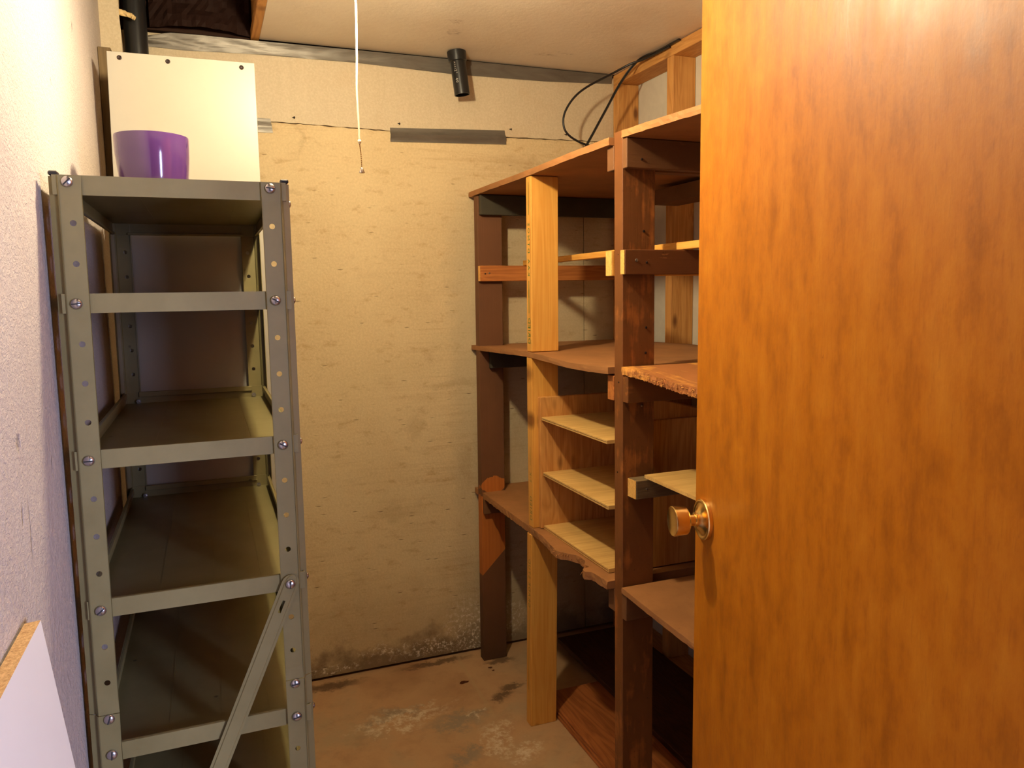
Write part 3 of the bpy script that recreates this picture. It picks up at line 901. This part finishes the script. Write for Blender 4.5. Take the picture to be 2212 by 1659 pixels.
slab('lower_shelf', book, (1.11, 1.652), lambda y: 0.942, 1.5385, zlb, lambda y: 0.014, shelfp('y'), 0.0006)

# ledgers under the shelves (end grain to the aisle), far bay
board('ledger', book, 0.937, 1.535, 2.658, 2.6795, 1.697, 1.7675, darkp('x'))
board('ledger', book, 0.931, 1.535, 2.660, 2.6795, 1.459, 1.5155, bare('x'))
board('ledger', book, 0.965, 1.535, 2.660, 2.6795, 1.139, 1.2035, darkp('x'))
board('ledger', book, 0.930, 1.535, 2.660, 2.6795, 0.588, 0.6460, brownp('x'))
# behind the near post
board('ledger', book, 0.943, 1.535, 1.6955, 1.728, 1.709, 1.7675, brownp('x'))
board('ledger', book, 0.940, 1.535, 1.6955, 1.728, 1.453, 1.5155, pine('x'))
board('ledger', book, 0.943, 1.535, 1.6955, 1.727, 1.141, 1.204, bare('x'))
board('ledger', book, 0.946, 1.535, 1.6955, 1.728, 0.584, 0.6455, brownp('x'))
# in front of the near post
board('ledger', book, 0.944, 1.535, 1.634, 1.6545, 1.706, 1.7755, brownp('x'))
led = board('ledger', book, 0.940, 1.535, 1.634, 1.6545, 1.455, 1.5145, painted('peeling_ledger', s2l(112, 66, 34), s2l(184, 126, 72), 0.53, 0.6, 'x', 0.03))
board('ledger', book, 0.946, 1.535, 1.630, 1.6545, 1.142, 1.2085, postp('x'))
board('block', book, 0.962, 1.299, 1.614, 1.6545, 0.902, 0.9495, wood('grey_block', 'x', s2l(120, 100, 70), s2l(88, 72, 50), knots=False))
board('block', book, 0.962, 1.299, 1.1605, 1.200, 0.895, 0.9405, wood('grey_block', 'x', s2l(120, 100, 70), s2l(88, 72, 50), knots=False))
board('ledger', book, 0.945, 1.535, 1.634, 1.6545, 0.582, 0.6490, brownp('x'))
# cut ends of three ledgers, raw wood
M_END = wood('end_grain', 'x', s2l(232, 184, 104), s2l(206, 148, 66), knots=False)
for x0, y0, y1, z0, z1 in ((0.9395, 1.6955, 1.728, 1.453, 1.5155), (0.9395, 1.634, 1.6545, 1.455, 1.5145), (0.9615, 1.614, 1.6545, 0.902, 0.9495), (0.9305, 2.660, 2.6795, 1.459, 1.5155)):
    bm = bmesh.new(); hexa(bm, box_pts(x0 - 0.0012, x0 + 0.0001, y0 + .001, y1 - .001, z0 + .001, z1 - .001))
    tag(emit('cut_end', bm, M_END, book), 'pale raw cut end of a ledger')
def nail(x, y, z, d=(0, -1, 0), m=None, r=0.0032):
    bm = bmesh.new()
    lathe(bm, (x, y, z), d, [(0, r), (0.0012, r * 0.9), (0.0018, r * 0.3)], 10, cap0=True, cap1=True)
    emit('nail', bm, m or M_SCREW, book)
M_NAIL = plain('bright_nail', s2l(170, 160, 150), 0.3, 0.9)
nail(0.972, 1.6338, 1.489, m=M_NAIL, r=0.0042); nail(1.000, 1.6338, 1.484, r=0.003); nail(0.985, 1.6338, 1.727, r=0.003)
nail(0.966, 2.6598, 1.488, m=M_NAIL, r=0.0036); nail(0.950, 2.6598, 1.486)
nail(1.004, 1.6545, 1.560, r=0.0035); nail(1.012, 1.6545, 1.325); nail(1.011, 1.6545, 1.262); nail(0.991, 1.6138, 0.926, m=M_NAIL)
nail(1.000, 1.6545, 1.130, m=M_NAIL, r=0.003); nail(0.9455, 1.675, 1.505, (-1, 0, 0), r=.002); nail(0.945, 1.672, 1.19, (-1, 0, 0), r=.002); nail(0.9455, 1.679, 0.96, (-1, 0, 0), r=.002)
# dark panel closing the back of the near bay under the middle shelf
board('back_panel', book, 1.30, 1.308, 1.165, 1.629, 0.668, 1.140, wood('dark_panel', 'z', s2l(120, 72, 36), s2l(84, 46, 22)))
board('cleat', book, 1.44, 1.535, 1.73, 2.31, 1.705, 1.755, brownp('y'))

# green stamp printed on the narrow faces of the middle post
M_GREEN = plain('green_ink', s2l(44, 112, 48), 0.8)
M_GREENF = plain('faded_green_ink', s2l(128, 124, 56), 0.8)
def stamp(par, x, items, lines, mat):
    def put(bm):
        for v in bm.verts: v.co += Vector((x(v.co.z), 2.2095, 0))
        emit('stamped_lettering', bm, mat, par)
    for s, size, z, sp_ in items:
        bm = text_bm(s, size, sp_)
        for q in bm.verts: q.co = Vector((0, -q.co.y, q.co.x + z))
        put(bm)
    for za_, zb_, w in lines:
        bm = bmesh.new()
        bm.faces.new([bm.verts.new((0, a, b)) for a, b in ((-w, za_), (w, za_), (w, zb_), (-w, zb_))])
        put(bm)
fx = lambda z: 0.9305 + 0.003 * (z - 1.2325) / 0.534
stamp(upright, lambda z: fx(z) - 0.0002, [('DRIED', 0.026, 1.256, 1.15), ('KAA', 0.022, 1.465, 1.45), ('DTNOS', 0.022, 1.535, 1.40)], [(1.352, 1.452, 0.0016), (1.400, 1.425, 0.0022), (1.652, 1.750, 0.0014)], M_GREEN)
stamp(mid_up, lambda z: 0.9288, [('DRIED', 0.024, 0.690, 1.25), ('S-K', 0.020, 0.815, 1.3)], [(0.87, 0.93, 0.0012)], M_GREENF)
stamp(low_up, lambda z: 0.912 + 0.011 * z / 0.6465 - 0.0003, [('GRADE STUD', 0.022, 0.40, 1.3)], [(0.12, 0.36, 0.0012), (0.24, 0.42, 0.0010)], M_GREENF)

# ------------------------------------------------------------------ things on the shelving
cub = empty('cubby_organizer', (1.10, 1.94, 0.669), 'small open cubby box of plain wood and plywood standing on the broken lower shelf', 'organizer')
board('side_panel', cub, 0.948, 1.245, 2.1705, 2.1885, 0.671, 1.091, sidewood('z'))
board('side_panel', cub, 0.985, 1.245, 1.7295, 1.746, 0.671, 1.075, sidewood('z'))
board('back_panel', cub, 1.2455, 1.257, 1.730, 2.1885, 0.671, 1.092, sidewood('z'))
for z, t, x0 in ((1.018, 0.0105, 0.952), (0.842, 0.0115, 0.956), (0.6695, 0.0115, 0.957)):
    s = board('shelf', cub, x0, 1.245, 1.7465, 2.170, z - t + 0.0115, z + 0.0115, ply('x'), bev=0.0008)
    bm = bmesh.new()                                       # the glue line of the plies
    hexa(bm, box_pts(x0 - 0.0003, x0 + 0.0001, 1.75, 2.168, z + 0.0115 - t * 0.55, z + 0.0115 - t * 0.42))
    emit('glue_line', bm, plain('ply_line', s2l(120, 82, 40), 0.8), s)

plyb = slab('plywood_piece', None, (1.162, 1.629), lambda y: 0.994, 1.298, lerp_pts([(1.16, 0.9515), (1.42, 0.9556), (1.600, 0.9590), (1.640, 0.9592)]), lambda y: 0.0085, ply('x'), 0.0004, n=20)
tag(plyb, 'pale plywood piece lying on the short wooden block beside the brass doorknob', 'board')
bat = board('batten', None, 1.105, 1.127, 1.18, 2.675, 1.5158, 1.5345, pine('y'))
tag(bat, 'thin pale wooden strip lying across the ledgers above the middle shelf', 'batten')

# boards on the floor under the shelving
M_SHEET = wood('wall_paneling', 'y', s2l(168, 100, 52), s2l(112, 58, 26), grain=1.2, knots=False, rough=0.45, contrast=1.5)
for k, lab in enumerate(('bottom', 'middle', 'uppermost')):
    o = board('paneling_sheet', None, 1.012 + 0.004 * k, 1.50, 1.72 - 0.0 * k, 2.330 - 0.003 * k, 0.0002 + 0.0095 * k, 0.0090 + 0.0095 * k, M_SHEET, bev=0.0012)
    o.data.materials[0] = M_SHEET
    tag(o, lab + ' of the three reddish brown paneling sheets stacked on the floor under the shelving', 'panel', 'paneling sheets on the floor')
dk = board('dark_plank', None, 1.225, 1.53, 1.74, 2.655, 0.0295, 0.050, wood('dark_plank', 'y', s2l(82, 46, 26), s2l(52, 26, 14)))
tag(dk, 'dark brown plank lying on the paneling sheets in the shadow under the shelving', 'plank')
fl = [(0.800, 2.555, 0.022), (0.925, 2.62, 0.012), (0.930, 2.595, 0.010)]
for (x, y, r), lab in zip(fl, ('larger rust brown flake lying on the bare concrete in front of the shelving', 'tiny brown flake at the foot of the peeling post, the one nearer the wall', 'tiny brown flake at the foot of the peeling post, the one nearer the viewer')):
    bm = bmesh.new()
    n = 9; c0 = bm.verts.new((x, y, 0.004)); ring = []
    for i in range(n):
        a = 2 * math.pi * i / n; rr = r * random.uniform(0.45, 1.0)
        ring.append(bm.verts.new((x + rr * math.cos(a), y + rr * 0.6 * math.sin(a), 0.0008 + random.uniform(0, .003))))
    for i in range(n): bm.faces.new((c0, ring[i], ring[(i + 1) % n]))
    bmesh.ops.solidify(bm, geom=bm.faces[:], thickness=0.0006)
    tag(emit('paint_flake', bm, plain('rust_flake', s2l(110, 52, 24), 0.8, bump=0.4)), lab, 'flake', 'flakes on the floor')

# ------------------------------------------------------------------ cable and cord
M_CABLE = plain('black_cable', (0.010, 0.009, 0.010, 1), 0.38)
cable = empty('black_cable', (1.45, 2.58, 1.79), 'black flat cable looping down from the ceiling corner onto the top shelf', 'cable')
bm = bmesh.new()
tube(bm, [(1.530, 2.30, 2.2535), (1.528, 2.42, 2.252), (1.515, 2.535, 2.2505), (1.475, 2.585, 2.190), (1.412, 2.60, 2.079), (1.364, 2.60, 2.000), (1.322, 2.60, 1.930), (1.25, 2.60, 1.793)], 0.0062, 10, 6, flat=0.55)
emit('strand', bm, M_CABLE, cable, smooth=60)
bm = bmesh.new()
tube(bm, [(1.531, 2.36, 2.2475), (1.520, 2.50, 2.2455), (1.490, 2.555, 2.2385), (1.432, 2.59, 2.208), (1.338, 2.60, 2.158), (1.281, 2.60, 2.113), (1.245, 2.60, 2.058), (1.241, 2.60, 2.012), (1.262, 2.60, 1.981), (1.309, 2.60, 1.958), (1.36, 2.60, 1.943), (1.42, 2.61, 1.90), (1.46, 2.62, 1.80)], 0.0040, 10, 6)
emit('strand', bm, M_CABLE, cable, smooth=60)

lamp = empty('ceiling_lamp', (BULB.x, BULB.y, 2.2598), 'bare bulb in a porcelain holder on the ceiling above the aisle', 'lamp')
M_PORC = plain('porcelain', s2l(235, 232, 224), 0.25)
bm = bmesh.new()
lathe(bm, (BULB.x, BULB.y, 2.2598), (0, 0, -1), [(0, .055), (.014, .055), (.030, .040), (.100, .030), (.128, .024), (.130, .012)], 32, cap0=True, cap1=True)
emit('lamp_holder', bm, M_PORC, lamp, smooth=40)
em = bpy.data.materials.new('glowing_bulb'); em.use_nodes = True
b_ = em.node_tree.nodes['Principled BSDF']
b_.inputs['Base Color'].default_value = (1, 1, 1, 1)
b_.inputs['Emission Color'].default_value = BULB_COLOR + (1,)
b_.inputs['Emission Strength'].default_value = BULB_STRENGTH
bm = bmesh.new()
lathe(bm, (BULB.x, BULB.y, BULB.z + 0.060), (0, 0, -1), [(0, .012), (.015, .014), (.035, .024), (.052, .0295), (.066, .030), (.080, .025), (.090, .014), (.093, .0002)], 16)
emit('bulb', bm, em, lamp, smooth=60)
cord = empty('pull_cord', (0.31, 1.60, 1.67), 'off white pull cord with a metal bell tip hanging from the ceiling lamp', 'cord')
bm = bmesh.new()
tube(bm, [(0.308, 1.586, 2.150), (0.3095, 1.600, 2.110), (0.310, 1.60, 1.981), (0.3085, 1.60, 1.905), (0.307, 1.60, 1.86), (0.3055, 1.60, 1.822), (0.3068, 1.60, 1.75), (0.307, 1.60, 1.727)], 0.0021, 8, 8)
for v in bm.verts: v.co += Vector((random.uniform(-.0003, .0003), random.uniform(-.0003, .0003), 0))
emit('string', bm, plain('cotton_string', s2l(238, 226, 200), 0.85), cord, smooth=60)
bm = bmesh.new()
lathe(bm, (0.307, 1.60, 1.7285), (0, 0, -1), [(0, .001), (.002, .0035), (.006, .0038), (.009, .002), (.010, .0008)], 10)
emit('knot', bm, plain('cotton_string', s2l(238, 226, 200), 0.85), cord, smooth=60)
bm = bmesh.new()
cp = [Vector((0.307, 1.60, 1.720)), Vector((0.3092, 1.60, 1.700)), Vector((0.3098, 1.60, 1.672))]
for k in range(16):
    f = k / 15
    q = cp[0].lerp(cp[1], f * 2) if f < 0.5 else cp[1].lerp(cp[2], f * 2 - 1)
    lathe(bm, q + Vector((0, 0, .0015)), (0, 0, -1), [(0, .0003), (.0008, .0012), (.0022, .0012), (.003, .0003)], 6)
emit('bead_chain', bm, plain('brass_chain', s2l(150, 110, 60), 0.35, 0.9), cord, smooth=60)
bm = bmesh.new()
lathe(bm, (0.3098, 1.60, 1.6725), (0, 0, -1), [(0, .0012), (.001, .0026), (.004, .0034), (.009, .0058), (.0105, .0058), (.0098, .004)], 16, cap1=True)
emit('bell_tip', bm, plain('chrome_tip', s2l(200, 190, 186), 0.18, 1.0), cord, smooth=50)

# ------------------------------------------------------------------ door
def door_mat():
    t = NT('varnished_door')
    v = t.obj()
    g = t.noise(t.scale(v, (26, 26, 2.2)), 1.0, 5, 0.65, 0.2)
    m = t.noise(t.scale(v, (8, 8, 4)), 2.2, 5, 0.65)
    f = t.noise(t.scale(v, (60, 60, 9)), 3.0, 3, 0.7)
    c = t.ramp(t.m2('ADD', t.m2('MULTIPLY', g, 0.30), t.m2('ADD', t.m2('MULTIPLY', m, 0.34), t.m2('MULTIPLY', t.noise(t.scale(v, (1, 1, 0.55)), 38.0, 4, 0.65), 0.36))), [(0.36, s2l(150, 84, 8)), (0.50, s2l(176, 103, 10)), (0.66, s2l(190, 120, 22))])
    c = t.mix(t.mr(f, 0.55, 0.8, 0, 0.35), c, s2l(128, 64, 16))
    sp_ = t.noise(t.scale(v, (1, 1, 0.6)), 42.0, 4, 0.75)
    c = t.mix(t.mr(sp_, 0.70, 0.80, 0, 0.5), c, s2l(96, 46, 14))
    w = t.vm('ADD', v, t.m2('MULTIPLY', t.m2('SUBTRACT', t.noise(v, 10.0, 4, 0.7), 0.5), 0.10))
    st = t.blobs(w, [((0.02, 0.13, -0.19), (1, .035, .05)), ((0.06, 0.08, 0.17), (1, .03, .012)), ((0.05, -0.02, 0.10), (1, .02, .015))])
    c = t.mix(t.m2('MULTIPLY', st, 0.45), c, s2l(96, 44, 14))
    n = t.bump(t.m2('ADD', t.m2('MULTIPLY', f, 0.5), t.m2('MULTIPLY', t.noise(v, 180.0, 2, 0.5), 0.5)), 0.22, 0.0012)
    return t.done(c, t.mr(m, 0.3, 0.7, 0.44, 0.56), n, spec=0.28, coat=0.08, coat_rough=0.3)
DE = Vector((0.860, 1.222, 0)); ddir = Vector((-0.225, -0.974, 0)).normalized(); dn = Vector((-0.974, 0.225, 0)).normalized()
DW, DT, DB, DTOP = 0.83, 0.035, 0.012, 2.03
c4 = [DE, DE + ddir * DW, DE + ddir * DW - dn * DT, DE - dn * DT]
bm = bmesh.new()
hexa(bm, [(q.x, q.y, DB) for q in c4] + [(q.x, q.y, DTOP) for q in c4], 0.0015)
door = structure('door_1', bm, door_mat())
tag(door, 'varnished orange brown flush wooden door standing open on the right', None)
BR = NT('aged_brass')
_v = BR.obj()
M_BRASS = BR.done(BR.mix(BR.mr(BR.noise(_v, 40, 3, 0.6), 0.35, 0.7), s2l(252, 222, 150), s2l(238, 200, 128)), 0.24, None, 1.0)
kb = DE + ddir * 0.048 + Vector((0, 0, 0.987))
bm = bmesh.new()
lathe(bm, kb + dn * 0.0350, dn, [(-0.012, .0108), (0.0, .0108), (0.0005, .013), (0.0016, .0235), (0.0045, .0262), (0.0278, .0284), (0.0292, .0280), (0.0300, .0270), (0.0280, .022), (0.0268, .012), (0.0264, .0003)], 48)
knob = emit('doorknob', bm, M_BRASS, door, smooth=32)
knob['label'] = 'brass drum shaped doorknob'
bm = bmesh.new()
lathe(bm, kb + dn * 0.0004, dn, [(0, .0385), (0.0065, .0385), (0.0082, .0370), (0.0088, .0345), (0.0075, .031), (0.0088, .026), (0.0135, .0195), (0.0165, .0165), (0.018, .0142), (0.0205, .0142), (0.021, .0110), (0.025, .0110)], 48)
emit('rosette', bm, M_BRASS, knob, smooth=32)
